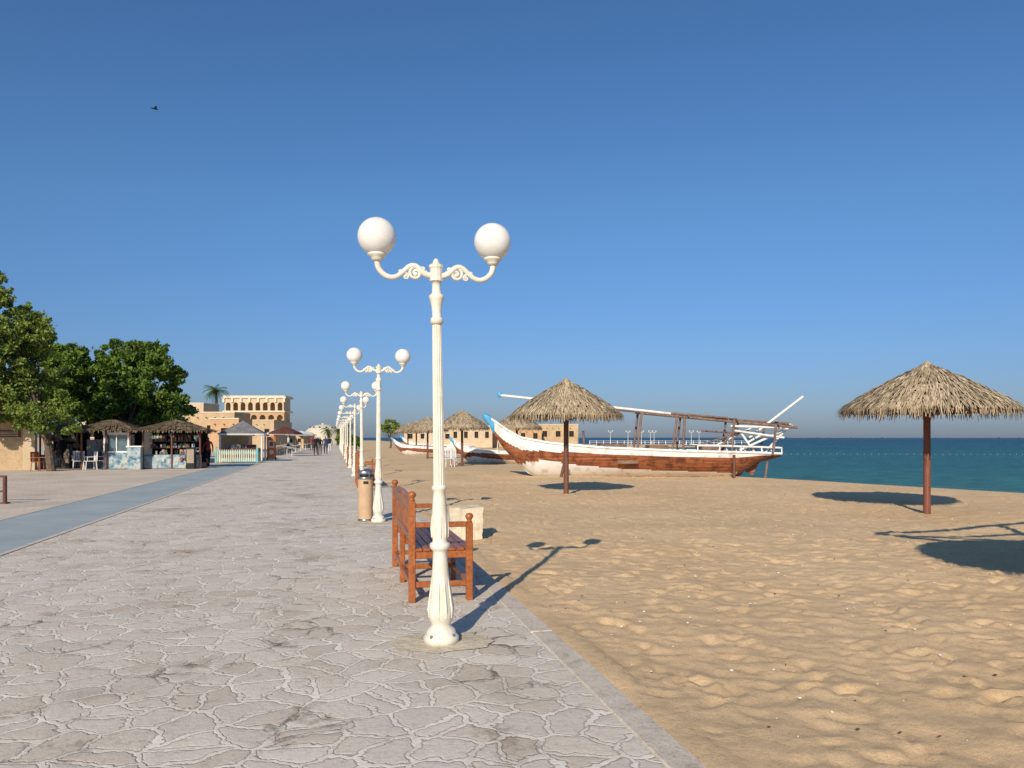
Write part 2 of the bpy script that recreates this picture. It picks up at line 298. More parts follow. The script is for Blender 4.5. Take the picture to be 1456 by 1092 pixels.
# ------------------------------------------------------------ street lamps
def catmull(P,m=4):
    Q=[]
    for i in range(len(P)-1):
        p0=P[max(i-1,0)];p1=P[i];p2=P[i+1];p3=P[min(i+2,len(P)-1)]
        for j in range(m):
            t=j/m
            Q.append(tuple(.5*(2*b_+(c-a)*t+(2*a-5*b_+4*c-d)*t*t+(-a+3*b_-3*c+d)*t**3) for a,b_,c,d in zip(p0,p1,p2,p3)))
    Q.append(tuple(P[-1])); return Q
def lamp_mesh():
    b=B(); w=M['lampwhite']
    prof=[(.0,0),(.135,0),(.138,.05),(.125,.065),(.115,.075),(.112,.10),(.098,.115),(.075,.135),(.072,.15),(.088,.18),(.096,.22),(.095,.27),(.082,.36),(.068,.50),(.058,.64),(.054,.71),
      (.060,.72),(.076,.735),(.080,.755),(.076,.775),(.058,.785),(.056,.80),(.066,.86),(.067,.92),(.060,1.0),(.050,1.12),(.046,1.18),(.056,1.19),(.058,1.205),(.054,1.22),(.044,1.225)]
    b.lathe(prof,w,32)
    b.lathe([(.044,1.22,.12),(.041,1.8,.12),(.036,2.48,.12)],w,28,smooth=False)
    b.lathe([(.036,2.47),(.048,2.475),(.050,2.50),(.046,2.52),(.036,2.525),(.036,2.56),(.042,2.62),(.055,2.665),(.060,2.68),(.058,2.695),(.036,2.71),(.033,2.76),(.037,2.80),(.040,2.80)],w,24)
    b.lathe([(.04,2.80),(.052,2.805),(.052,2.83),(.046,2.835),(.050,2.90),(.056,2.91),(.056,2.93),(.03,2.94),(.022,2.96),(.016,2.975),(.0,2.985)],w,12,smooth=False)
    for k in range(10):
        a=2*math.pi*k/10; c,s_=math.cos(a),math.sin(a)
        b.tube([(r*c,r*s_,z) for r,z in [(.092,.2),(.096,.27),(.085,.35),(.073,.44),(.065,.52)]],[.005,.010,.009,.007,.003],w,6)
        a+=.3; c,s_=math.cos(a),math.sin(a)
        b.tube([(r*c,r*s_,z) for r,z in [(.065,.82),(.068,.88),(.066,.93),(.059,1.0)]],[.003,.006,.005,.003],w,6)
    for k in range(4):
        a=math.pi/4+k*math.pi/2; b.lathe([(.014,.05),(.014,.078),(.0,.084)],M['steel'],6,(.118*math.cos(a),.118*math.sin(a),0),smooth=False)
    for sg in(-1,1):
        P=[(.04,2.845),(.09,2.86),(.14,2.905),(.175,2.92),(.21,2.91),(.25,2.875),(.30,2.835),(.35,2.825),(.40,2.845),(.437,2.885),(.45,2.93),(.45,2.965)]
        Q=[(sg*x,0,z) for x,z in catmull(P)]
        b.tube(Q,[.025-.005*math.sin(math.pi*i/len(Q)) for i in range(len(Q))],w,10)
        def spiral(cx,cz,r0,turns,start,dirn,th=.012):
            pts=[];rr=[]
            N=26
            for i in range(N):
                t=i/(N-1); a=start+dirn*turns*2*math.pi*t; r=r0*(1-.82*t); pts.append((sg*(cx+r*math.cos(a)),0,cz+r*math.sin(a))); rr.append(th*(1-.35*t))
            b.tube(pts,rr,w,8); b.ball(pts[-1],th*1.4,w,8,6)
        spiral(.158,2.862,.052,1.5,1.6,-1,.014); spiral(.10,2.895,.03,1.1,3.6,1,.009); spiral(.235,2.835,.026,1.1,1.4,1,.009)
        for (x,z,r) in ((.27,2.875,.014),(.42,2.87,.014)): b.ball((sg*x,0,z),r,w,8,6,(1.6,1,1))
        c=(sg*.45,0,0)
        b.lathe([(.0,2.945),(.035,2.945),(.045,2.96),(.05,2.975),(.068,2.985),(.073,2.995),(.070,3.005),(.055,3.01),(.0,3.012)],w,20,c)
        b.ball((sg*.45,0,3.13),.146,M['globe'],40,24)
    # cement patch round the foot
    rr=random.Random(4); n=22; ring=[(rr.uniform(.26,.40)*math.cos(2*math.pi*k/n)*1.25,rr.uniform(.24,.33)*math.sin(2*math.pi*k/n),.007) for k in range(n)]
    b.add(ring+[(0,0,.007)],[(k,(k+1)%n,n) for k in range(n)],M['block'])
    return b.mesh('street_lamp')
lm=lamp_mesh()
for i in range(13):
    p=W(.81,5.87+8.63*i,.006); o=inst(lm,'street_lamp',p,ANG+(random.uniform(-.03,.03) if i else 0))
    if i==0: o.rotation_euler=(0,-math.radians(.8),ANG)
    else: o.rotation_euler[1]=math.radians(random.uniform(-.5,.5))
# ------------------------------------------------------------ benches
def bench_mesh():
    b=B(); w=M['bench']; L=2.1
    for t in(0,L/2,L):
        for s,h in((0,1.04),(.56,.82)):
            if t==L/2:
                hh=.48 if s else .60
                b.box((s,t,hh/2),(.055,.055,hh),w,bev=.006); continue
            hh=h-.06; b.box((s,t,hh/2),(.065,.065,hh),w,bev=.007)
            b.lathe([(.02,hh),(.034,hh+.005),(.02,hh+.02),(.03,hh+.035),(.042,hh+.06),(.03,hh+.085),(.0,hh+.095)],w,14,(s,t,0))
        b.box((.28,t,.17),(.50,.035,.055),w,bev=.005); b.box((.28,t,.455),(.50,.04,.07),w,bev=.005)
    for t in(0,L):
        b.box((.28,t,.745),(.50,.055,.05),w,bev=.008)
    for z,h in((.93,.10),(.62,.07)): b.box((0,L/2,z),(.04,L-.068,h),w,bev=.006)
    b.tube([(0,.05+(L-.1)*i/12,.965+.045*math.sin(math.pi*i/12)) for i in range(13)],.028,w,8)
    n=15
    for k in range(n):
        t=.10+k*(L-.20)/(n-1); b.box((0,t,.77),(.018,.075,.225),w)
    for k in range(7): b.box((.06+k*.082,L/2,.505),(.070,L+.06,.026),w,bev=.005)
    b.box((0,L/2,.17),(.035,L-.07,.05),w); b.box((.56,L/2,.45),(.035,L-.07,.06),w,bev=.004); b.box((.56,L/2,.17),(.035,L-.07,.05),w)
    return b.mesh('wooden_bench')
bm_=bench_mesh()
for t in(7.35,24.6,41.9,59.1): inst(bm_,'wooden_bench',W(.73,t,.008),ANG)
# ------------------------------------------------------------ bin
b=B()
b.lathe([(0,0),(.14,0),(.142,.04),(.135,.045)],M['steel'],28)
b.lathe([(.142,.05),(.142,.80)],M['binbeige'],32)
b.lathe([(.142,.80),(.147,.80),(.147,.84),(.125,.845),(.125,.90)],M['steel'],28)
b.lathe([(.127,.85),(.127,.895)],M['black'],28,smooth=True)
b.lathe([(.147,.895),(.15,.90),(.15,.945),(.13,.965),(.0,.97)],M['steel'],28)
for k in range(4):
    a=k*math.pi/2+.5; b.box((.138*math.cos(a),.138*math.sin(a),.87),(.012,.03,.08),M['steel'],a)
b.box((.0,-.1435,.74),(.09,.006,.05),M['black'])
b.obj('litter_bin',W(.58,14.72,.008),ANG)
def rockblock():
    bm=bmesh.new(); bmesh.ops.create_cube(bm,size=1); bmesh.ops.subdivide_edges(bm,edges=bm.edges,cuts=9,use_grid_fill=True)
    from mathutils import noise
    for v in bm.verts:
        v.co.x*=.54; v.co.y*=.5; v.co.z*=.52
        q=v.co*5; v.co+=Vector((noise.noise(q),noise.noise(q+Vector((9,0,0))),noise.noise(q+Vector((0,9,0)))))*.03
        q=v.co*18; v.co+=Vector((noise.noise(q),noise.noise(q+Vector((9,0,0))),noise.noise(q+Vector((0,9,0)))))*.014
    me=bpy.data.meshes.new('limestone_block'); bm.to_mesh(me); bm.free(); me.materials.append(M['block'])
    return me
inst(rockblock(),'limestone_block',(-.76,12.35,.22),.12)
# ------------------------------------------------------------ thatched umbrellas
def canopy(b,R,z_eave,z_top,tiers,per,seed,fr=.20):
    r_=random.Random(seed)
    def zz(r): q=r/R; return z_top-(z_top-z_eave)*(q*.82+.18*q**2.5)
    n=40
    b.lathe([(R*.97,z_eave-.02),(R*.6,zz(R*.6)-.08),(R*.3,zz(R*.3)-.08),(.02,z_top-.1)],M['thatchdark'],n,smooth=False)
    for k in range(tiers):
        r1=R*(k+1)/tiers; r0=max(.0,r1-R/tiers*2.1); cnt=int(per*(r1/R)+40)
        for i in range(cnt):
            a=2*math.pi*(i+r_.random())/cnt; c,s=math.cos(a),math.sin(a); da=r_.uniform(-.05,.05)
            L=r_.uniform(.72,1.10); rr1=r0+(r1-r0)*L
            w=r_.uniform(.006,.017); lift=.012+.045*r_.random()**1.5
            p0=Vector((r0*c,r0*s,zz(r0)+.005))
            rm=(r0+rr1)/2; pm=Vector((rm*math.cos(a+da*.5),rm*math.sin(a+da*.5),zz(rm)+lift*.9))
            p1=Vector((rr1*math.cos(a+da),rr1*math.sin(a+da),zz(min(rr1,R))+lift*.6-(.015)))
            t=Vector((-s,c,0)); mt=M['straw'][r_.choice((0,0,0,1,1,2,2,3))]
            tw=Vector((0,0,r_.uniform(-.6,.6)*w))
            pts=[p0-t*w*.8,p0+t*w*.8,pm+t*w+tw,pm-t*w-tw,p1+t*w*.5,p1-t*w*.5]
            b.add(pts,[(0,1,2,3),(3,2,4,5)],mt)
    for i in range(int(per*2.4)):
        a=2*math.pi*r_.random(); c,s=math.cos(a),math.sin(a); rr=R*r_.uniform(.90,1.0); L=fr*r_.uniform(.45,1.15); w=r_.uniform(.007,.017)
        t=Vector((-s,c,0)); p0=Vector((rr*c,rr*s,zz(rr)+.02)); p1=p0+Vector((c*r_.uniform(.0,.05),s*r_.uniform(.0,.05),-L))+t*r_.uniform(-.03,.03)
        b.add([p0-t*w,p0+t*w,p1+t*w*.4,p1-t*w*.4],[(0,1,2,3)],M['straw'][r_.choice((0,1,1,2,2))])
    b.lathe([(.13,z_top-.12),(.095,z_top-.02),(.06,z_top+.05),(.0,z_top+.08)],M['straw'][1],12,smooth=False)
def umb_mesh(R,pm,seed,pr=.075):
    b=B(); canopy(b,R,2.20,3.22,13,460,seed)
    b.tube([(0,0,-.4),(0,0,1.2),(0,0,3.05)],[pr,pr*.97,pr*.9],pm,16)
    for k in range(10):
        a=2*math.pi*k/10; b.tube([(0.05*math.cos(a),0.05*math.sin(a),3.0),(R*.93*math.cos(a),R*.93*math.sin(a),2.17)],.022,M['greywood'],6)
        b.tube([(.07*math.cos(a),.07*math.sin(a),2.1),(R*.5*math.cos(a),R*.5*math.sin(a),2.56)],.018,M['greywood'],6)
    return b.mesh('thatched_umbrella')
um=umb_mesh(1.80,M['pole'],3); um2=umb_mesh(1.62,M['poledark'],5)
def put_u(me,px,py,rz=0,sc=1):
    d=EYE*F/(py-622); x=(px-728)/F*d; inst(me,'thatched_umbrella',(x,d,gz(x,d)),rz,sc)
put_u(um,1318,727.5,.3); put_u(um2,805,702.5,1.2)
put_u(um2,657,662,2,.98); put_u(um2,608,652,.7,.98); put_u(um2,735,657,2.7,1.02); put_u(um2,592,646,.7,.98);put_u(um2,580,643,1.7,.98)
inst(um,'thatched_umbrella',(6.35,6.0,gz(6.35,6.0)),.9)
b=B(); g=M['greywood']  # unseen poles right of view, added to cast thin shadow lines on sand
for (x,y,h) in((7.6,8.0,3.35),(6.2,5.0,3.3),(9.0,8.6,3.3)): b.tube([(x,y,-.3),(x,y,h)],.06,g,8)
b.tube([(4.68,6.7,3.35),(9.1,8.65,3.35)],.055,g,8); b.tube([(4.66,6.68,3.28),(6.4,4.4,3.3)],.075,g,8); b.tube([(5.2,6.3,3.3),(7.9,7.2,3.3)],.05,g,8); b.tube([(4.9,6.45,3.3),(7.6,5.6,3.3)],.05,g,8)
b.obj('shadow_casting_poles')
# ------------------------------------------------------------ dhow
def dhow_mesh(full=True):
    b=B()
    def X(px): return (px-728)/33.75-5
    def Z(py): return EYE+(622-py)/33.75
    sh=[(690,591),(700,597),(720,611),(740,622.5),(780,630),(850,636),(950,640.5),(1050,643),(1105,645)]
    shx=[X(a) for a,_ in sh]; shz=[Z(c) for _,c in sh]
    kx=[X(p) for p in(690,700,715,735,752,765,800,1035,1052,1075,1105)]; kz=[Z(q) for q in(596,613,636,658,672,678,681,680,672,658,650)]
    wx=[X(p) for p in(690,700,720,750,800,880,950,1020,1070,1105)]; wy=[.03,.14,.40,.78,1.15,1.42,1.42,1.2,.85,.55]
    st=np.concatenate([np.linspace(X(690),X(765),18),np.linspace(X(765),X(1105),34)[1:]])
    NV=28; rows=[]
    for x in st:
        zs=np.interp(x,shx,shz); zk=np.interp(x,kx,kz); w=np.interp(x,wx,wy); r=[]
        for j in range(NV+1):
            v=j/NV; y=w*(math.sin(v*math.pi/2)**.75); z=zk+(zs-zk)*(v**1.35); r.append((x,y,z))
        rows.append(r)
    for side in(-1,1):
        vs=[(x,side*y,z) for r in rows for (x,y,z) in r]
        for i in range(len(rows)-1):
            x0=rows[i][0][0]
            fw=np.interp(x0,[X(735),X(746),X(768),X(850),X(950),X(1030),X(1050)],[.0,.40,.62,.50,.42,.36,.0])
            tw=np.interp(x0,[X(702),X(725),X(760),X(820)],[.40,.62,.80,.87])
            for j in range(NV):
                a=i*(NV+1)+j; f=(a,a+NV+1,a+NV+2,a+1); v=(j+.5)/NV
                mt=M['boatwhite'] if (v<fw or v>tw) else M['hull']
                if x0<X(702): mt=M['boatblue']
                b.add([vs[q] for q in f],[(0,1,2,3)],mt,False)
        top=[(r[-1][0],side*(r[-1][1]),r[-1][2]+.02) for r in rows]; b.tube(top[:3],.07,M['boatblue'],8); b.tube(top[2:],.055,M['boatwhite'],8)
        top2=[(r[-1][0],side*(r[-1][1]*.98),r[-1][2]+.26) for r in rows[38:]]; b.tube(top2,.045,M['boatwhite'],6)
        for r in rows[38::3]: b.tube([(r[-1][0],side*r[-1][1],r[-1][2]),(r[-1][0],side*r[-1][1]*.98,r[-1][2]+.26)],.03,M['boatwhite'],6)
        # inner bulwark face (wood)
        iv=[];jf=[]
        for r in rows[10:]: iv+=[(r[-1][0],side*(r[-1][1]-.05),r[-1][2]-.01),(r[-1][0],side*(r[-4][1]-.05),r[-4][2]-.06)]
        for i in range(len(rows[10:])-1): jf.append((2*i,2*i+1,2*i+3,2*i+2))
        b.add(iv,jf,M['deck'])
    b.tube([(X(a),0,Z(c)) for a,c in((697,603),(703,612),(715,632),(735,655),(752,671),(766,677))],[.08,.07,.06,.06,.07,.07],M['boatwhite'],8)
    b.tube([(X(687),0,Z(588)),(X(693),0,Z(594)),(X(700),0,Z(604))],[.06,.16,.12],M['boatblue'],8)
    b.tube([(X(766),0,Z(677)),(X(1050),0,Z(676)),(X(1062),0,Z(660)),(X(1075),0,Z(640))],.09,M['hull'],6)
    r=rows[-1]; b.add([(x,y,z) for x,y,z in r]+[(x,-y,z) for x,y,z in r[::-1]],[tuple(range(2*(NV+1)))],M['boatwhite'])
    dv=[];df=[]
    for q in rows[8:]: dv+=[(q[0][0],-q[-4][1]*.96,q[-4][2]-.05),(q[0][0],q[-4][1]*.96,q[-4][2]-.05)]
    for i in range(len(rows[8:])-1): df.append((2*i,2*i+1,2*i+3,2*i+2))
    b.add(dv,df,M['deck'])
    if full:
        gw=M['greywood']; wh=M['boatwhite']
        def T(p,q,r,mt,y0=0,y1=None): b.tube([(X(p[0]),y0,Z(p[1])),(X(q[0]),y0 if y1 is None else y1,Z(q[1]))],r,mt,8)
        T((712,563),(952,588),.055,wh,-.7,-.2); b.ball((X(711),-.7,Z(562)),.10,M['boatblue'],8,6,(1,.6,1.3))
        T((1062,622),(1138,564),.05,wh,-.3)
        T((868,580),(1128,604),.05,gw,.8); T((905,588),(1122,608),.055,gw,-.95); T((940,586),(1035,594),.045,gw,0)
        T((1000,594),(1126,602),.05,gw,.2)
        for px,top in((905,589),(968,592),(1035,597),(1092,604)):
            T((px+random.uniform(-4,4),top),(px-5,641),.05,gw,-1.1); T((px+8,top-3),(px+2,638),.05,gw,1.1); T((px+2,top),(px+6,top-3),.04,gw,-1.2,1.2)
        T((955,590),(948,640),.045,gw,-1.1);T((1015,640),(1045,598),.045,gw,-.8); T((1045,640),(1120,606),.05,wh,-.6); T((1065,642),(1040,606),.05,wh,-.7)
        T((1010,640),(1075,608),.04,wh,.6); T((1035,612),(1105,622),.045,wh,-.8); T((1050,641),(1090,618),.05,wh,.7); T((1082,643),(1118,603),.05,wh,-.5)
        T((1030,606),(1100,608),.05,wh,-.9); T((830,612),(832,640),.05,gw,.3); T((985,634),(1060,612),.04,gw,-.4); T((1000,612),(1060,616),.035,gw,.4)
        for q in range(9): T((1000+q*14,596+q*1.1),(1003+q*14,594+q*1.1),.025,gw,-1.0,.9)
        for q in range(7): T((1012+q*13,641),(1012+q*13,634),.022,wh,-1.05+.08*q)
        b.box((X(1010),0,Z(637)),(1.0,1.0,.18),gw,bev=.03); b.box((X(870),.1,Z(635)),(1.1,1.2,.25),gw,bev=.02); b.box((X(935),.2,Z(636)),(.8,1.0,.2),M['deck'],bev=.02)
        b.box((X(885),-1.45,Z(655)),(.85,.03,.14),M['deck'])
        T((1027,645),(1027,681),.06,M['poledark'],-1.7); T((800,652),(792,684),.06,M['poledark'],-1.6); T((1080,655),(1076,684),.05,gw,-1.0)
        b.box((X(1070),0,Z(662)),(.35,.07,.7),M['hull'],rot=Matrix.Rotation(.5,3,'Y'))
    else:
        b.tube([(X(850),0,1),(X(860),0,3.6)],.05,M['boatwhite'],6); b.box((X(1000),0,Z(634)),(2,1.5,.6),M['boatwhite'],bev=.04)
    return b.mesh('wooden_dhow')
inst(dhow_mesh(),'wooden_dhow',(5,32,-.01),.0)
dm=dhow_mesh(False)
inst(dm,'wooden_dhow',(-.1,48,0.0),.03,.62)
inst(dm,'wooden_dhow',(-7.3,70,0.0),.1,.62)
inst(dm,'wooden_dhow',(-8.6,88,0.0),.1,.7)
# ------------------------------------------------------------ trees
def leaves(b_name,centers,radii,n,size,mats,seed,loc,trunk=None,pf=.5,spr=8):
    r=np.random.default_rng(seed)
    C=np.array(centers,float); R=np.array(radii,float)
    vol=R[:,0]*R[:,1]*R[:,2]; P=vol**.8/(vol**.8).sum()
    npf=int(60+n/220); pi=r.choice(len(C),npf,p=P); d=r.normal(size=(npf,3)); d/=np.linalg.norm(d,axis=1)[:,None]
    pc=C[pi]+d*R[pi]*(r.uniform(.2,1.08,npf)**.6)[:,None]; pr=r.uniform(.25,.75,npf)*R[:,0].mean()*pf
    bright=r.random(npf)
    k=r.integers(0,npf,n); d=r.normal(size=(n,3)); d/=np.linalg.norm(d,axis=1)[:,None]
    pos=pc[k]+d*(pr[k]*(r.random(n)**.45))[:,None]*np.array([1.15,1.15,.8])
    # twig sprays that break up the outline
    nt_=max(20,n//220); ns=n//spr; ti=r.integers(0,npf,nt_); td=r.normal(size=(nt_,3)); td[:,2]=np.abs(td[:,2])*.9; td/=np.linalg.norm(td,axis=1)[:,None]
    tl=pr[ti]*r.uniform(1.2,2.0,nt_); w=r.integers(0,nt_,ns); u=r.random(ns)**.7
    pos[:ns]=pc[ti[w]]+td[w]*(tl[w]*u)[:,None]+r.normal(size=(ns,3))*(.16*(1.1-u)*R[:,0].mean()*.35+.03)[:,None]
    a=r.normal(size=(n,3)); a/=np.linalg.norm(a,axis=1)[:,None]; q=r.normal(size=(n,3))
    c=np.cross(a,q); c/=np.linalg.norm(c,axis=1)[:,None]; s=size*r.uniform(.6,1.3,n)[:,None]
    V=np.stack([pos-a*s,pos+c*s*.45,pos+a*s,pos-c*s*.45],1).reshape(-1,3)
    Fq=np.arange(4*n).reshape(-1,4)
    b=B()
    if trunk is not None:
        base=Vector(trunk[0]); fork=Vector(trunk[1]); tr=trunk[2]
        mid=(base+fork)/2+Vector((.12,.05,0)); b.tube([base,mid,fork],[tr*1.25,tr,tr*.8],M['bark'],10)
        for j in r.choice(npf,min(22,npf),replace=False):
            e=Vector(pc[j]); m1=fork.lerp(e,.5)+Vector(r.normal(size=3))*.15; m1.z-=.1
            b.tube([fork,m1,e],[tr*.4,tr*.2,tr*.06],M['bark'],6)
    me=bpy.data.meshes.new(b_name); nb=len(b.v)
    verts=np.concatenate([np.array(b.v).reshape(-1,3),V]) if nb else V
    faces=list(b.f)+[tuple(x) for x in (Fq+nb).tolist()]
    me.from_pydata(verts.tolist(),[],faces)
    mi=np.where(bright[k]<.3,1,np.where(bright[k]<.42,3,0)); rnd=r.random(n); mi=np.where(rnd<.25,2,mi); mi=np.where(rnd>.92,3,mi)
    for m_ in mats: me.materials.append(m_)
    me.materials.append(M['bark'])
    me.polygons.foreach_set('material_index',np.concatenate([np.full(len(b.f),4),mi]).astype(int)); me.update()
    o=bpy.data.objects.new(b_name,me); scene.collection.objects.link(o); o.location=loc; return o
def ell(lst,d,org):
    c=[];r=[]
    for px,py,rp,rq in lst:
        p=at(px,py,d)-Vector(org); rr=rp*d/F; c.append((p.x,p.y+random.uniform(-.5,.5)*rr,p.z)); r.append((rr,rr*1.0,rq*d/F))
    return c,r
org=at(70,670,36); org.z=0
c,r=ell([(5,500,55,58),(-25,440,40,36),(30,470,36,38),(28,555,46,36),(-30,560,50,50),(58,482,18,24),(65,590,36,22),(95,605,30,20),(-10,410,20,20),(0,575,50,28)],36,org)
leaves('acacia_tree',c,r,70000,.095,M['leafb'],11,org,((0.1,0,0),(-.5,0,2.6),.17),.48,6)
org=at(190,665,45); org.z=0
c,r=ell([(178,522,50,38),(115,535,40,40),(235,548,36,38),(208,585,52,30),(140,580,48,34),(95,568,32,36),(255,575,18,24),(88,505,20,20),(205,505,30,20),(160,600,40,14)],45,org)
leaves('shade_tree',c,r,85000,.118,M['leaf'],12,org,((0,0,0),(-.3,0,2.2),.22),.48,7)
for (px,py,d,wd,n,sd) in((555,606,115,11,3000,3),(490,622,110,10,3500,5),(505,626,90,7,2500,6),(437,628,120,6,1500,8),(255,612,60,16,3500,9)):
    org=at(px,650,d); org.z=0
    c,r=ell([(px,py,wd,wd*.9),(px+wd*.7,py+4,wd*.7,wd*.6),(px-wd*.7,py+3,wd*.7,wd*.6)],d,org)
    leaves('bushy_tree',c,r,n,.16,M['leafb'] if sd in(3,) else M['leaf'],20+sd,org,((0,0,0),(0,0,1.2),.14),.6,10)
def palm(px,top,d,cr):
    p=at(px,top,d); H=p.z; b=B(); rr=random.Random(px)
    b.tube([(0,0,0),(.15,0,H*.5),(0,0,H)],[.26,.2,.2],M['bark'],8)
    for k in range(38):
        a=rr.uniform(0,6.28); el=rr.uniform(-.5,1.3); L=cr*rr.uniform(.8,1.1); pts=[]
        for i in range(7):
            t=i/6; e=el-t*1.3
            if i==0: q=Vector((0,0,H))
            else: q=q+Vector((math.cos(a)*math.cos(e),math.sin(a)*math.cos(e),math.sin(e)))*L/6
            pts.append(q.copy())
        side=Vector((-math.sin(a),math.cos(a),0)); m_=M['leaf'][rr.choice((0,1,1,3))]
        for i in range(6):
            for sg in(-1,1):
                for f in(0,.5):
                    q0=pts[i].lerp(pts[i+1],f); q1=pts[i].lerp(pts[i+1],f+.3); tip=q0+side*sg*L*.22*(1-.6*i/6)+(pts[i+1]-pts[i])*1.2+Vector((0,0,-.12*L))
                    b.add([q0,q1,tip],[(0,1,2)],m_)
    b.obj('date_palm',(p.x,p.y,0))
palm(307,556,120,2.3); palm(466,612,115,1.3); palm(497,606,130,1.2); palm(480,612,150,1.4)
# ------------------------------------------------------------ buildings
def arcade(b,x0,x1,z0,z1,n,wall,y=0,th=.35,pier=.3,spring=.55):
    bw=(x1-x0)/n; zs=z0+(z1-z0)*spring
    for i in range(n):
        a=x0+i*bw; pw=bw*pier/2; l=a+pw; rgt=a+bw-pw
        b.box((a+pw/2,y,(z0+z1)/2),(pw,th,z1-z0),wall); b.box((a+bw-pw/2,y,(z0+z1)/2),(pw,th,z1-z0),wall)
        K=8; c=(l+rgt)/2; R=(rgt-l)/2; hz=min(R*1.1,(z1-zs)*.85)
        pts=[(c-R*math.cos(math.pi*k/K),zs+hz*math.sin(math.pi*k/K)) for k in range(K+1)]
        for k in range(K):
            (xa,za),(xb,zb)=pts[k],pts[k+1]; vs=[(xa,y-th/2,za),(xb,y-th/2,zb),(xb,y-th/2,z1),(xa,y-th/2,z1),(xa,y+th/2,za),(xb,y+th/2,zb)]
            b.add(vs,[(0,1,2,3),(0,4,5,1)],wall)
def arcade_building():
    b=B(); w=M['wall2']; D=130; k=D/F
    wd=86*k; H=lambda py:EYE+(622-py)*k
    x0,x1=-wd/2,wd/2
    b.box((0,2.4,H(600)/2),(wd,4.2,H(600)),M['wall'])
    arcade(b,x0,x1,H(600),H(586),7,M['wallpink'],.2,.4,.3,.4)
    b.box((0,2.8,(H(600)+H(584))/2),(wd-.6,3.2,H(584)-H(600)-.1),M['wall'])
    b.box((0,2.3,H(585)),(wd+.3,4.9,.28),M['trim'])
    arcade(b,x0+.1,x1-.1,H(584)+.03,H(566),8,w,.3,.4,.35,.45)
    b.box((0,3.0,(H(584)+H(566))/2),(wd-.4,.3,H(566)-H(584)-.2),M['wallpink'])
    for sx in(-1,1): b.box((sx*(wd/2-.2),2.2,(H(584)+H(566))/2),(.3,3.2,H(566)-H(584)-.1),w)
    b.box((0,2.2,H(565)),(wd+.6,4.6,.3),M['trim']); b.box((0,2.2,H(563.2)),(wd+.2,4.2,.2),M['trim'])
    for i in range(8): b.box((x0+i*wd/7,.0,H(569)),(.35,.3,.7),M['trim'])
    for i in range(6): b.box((x0+1.2+i*1.5,.26,H(618)),(.8,.12,1.5),M['dark'])
    b.obj('arcaded_building',(at(361,622,D).x,D,0),.0)
arcade_building()
def block_building(name,px0,px1,top,d,depth,wall,wins=3):
    k=d/F; wd=(px1-px0)*k; H=EYE+(622-top)*k; b=B()
    n=wins; bw=wd/max(n,1); wh=min(1.0,H*.3); z0=H*.45; ow=min(.8,bw*.35)
    for i in range(n):
        c=-wd/2+bw*(i+.5)
        b.box((c-bw/2+(bw-ow)/4,0,H/2),((bw-ow)/2,.3,H),wall); b.box((c+bw/2-(bw-ow)/4,0,H/2),((bw-ow)/2,.3,H),wall)
        b.box((c,0,z0/2),(ow,.3,z0),wall); b.box((c,0,(z0+wh+H)/2),(ow,.3,H-z0-wh),wall)
        b.box((c,.12,z0+wh/2),(ow,.04,wh),M['dark']); b.box((c,.05,z0+wh/2),(.05,.05,wh),M['brownsign']); b.box((c,-.17,z0-.04),(ow+.2,.10,.07),M['trim'])
    b.box((0,depth/2+.15,H/2-.1),(wd,depth,H-.2),wall)
    b.box((0,-.0,H+.06),(wd+.1,.42,.12),M['trim'])
    for sx in(-1,1): b.box((sx*(wd/2-.15),depth/2+.21,H-.04),(.3,depth,.3),wall)
    for i in range(int(wd/1.0)): b.tube([(-wd/2+.5+i*1.0,-.45,H-.55),(-wd/2+.5+i*1.0,-.1,H-.55)],.06,M['brownsign'],6)
    p=at((px0+px1)/2,622,d); b.obj(name,(p.x,d,0),0)
block_building('sandstone_house',264,334,587,88,5,M['wall'],3)
block_building('sandstone_house',262,290,574,100,5,M['wall2'],1)
block_building('sandstone_house',330,390,598,105,6,M['wall'],3)
block_building('sandstone_house',300,340,596,82,4,M['wallpink'],1)
block_building('sandstone_house',118,172,583,56,6,M['wall2'],2)
block_building('sandstone_house',395,432,619,112,6,M['wall'],3)
block_building('beach_house',640,700,606,118,8,M['wall2'],4)
block_building('beach_house',700,770,609,122,8,M['wallpink'],4)
block_building('beach_house',765,822,604,130,9,M['wall'],3)
block_building('beach_house',575,645,611,140,9,M['wall2'],4)
b=B(); R=28*200/F
b.lathe([(R*math.cos(a),R*.74*math.sin(a)) for a in [i*math.pi/2/14 for i in range(15)]],M['dome'],40,(0,0,1.2)); b.lathe([(R+.1,0),(R+.1,1.2),(R,1.25)],M['dome'],40)
for a in range(12):
    t=a*math.pi/6; b.ball((R*.62*math.cos(t),R*.62*math.sin(t),1.2+R*.58),.28,M['dark'],8,6)
b.ball((0,0,1.2+R*.74),.35,M['trim'],8,6); b.obj('domed_hall',(at(459,622,200).x,200,0))
b=B(); p0=at(-160,622,35.5); p1=at(50,622,37.5); L=(p1-p0).length; an=math.atan2(p1.y-p0.y,p1.x-p0.x)
b.box((L/2,0,1.3),(L,.35,2.6),M['wall']); b.box((L/2,0,2.66),(L+.1,.45,.12),M['trim'])
b.box((L-1.05,-.2,1.78),(.95,.05,.32),M['brownsign'])
for i in range(3): b.box((L-1.05,-.229,1.70+i*.08),(.75,.006,.025),M['cream'])
for i in range(5): b.box((L-.2-i*3,-.05,1.33),(.5,.5,2.75),M['wall2'])
b.obj('boundary_wall',(p0.x,p0.y,0),an)
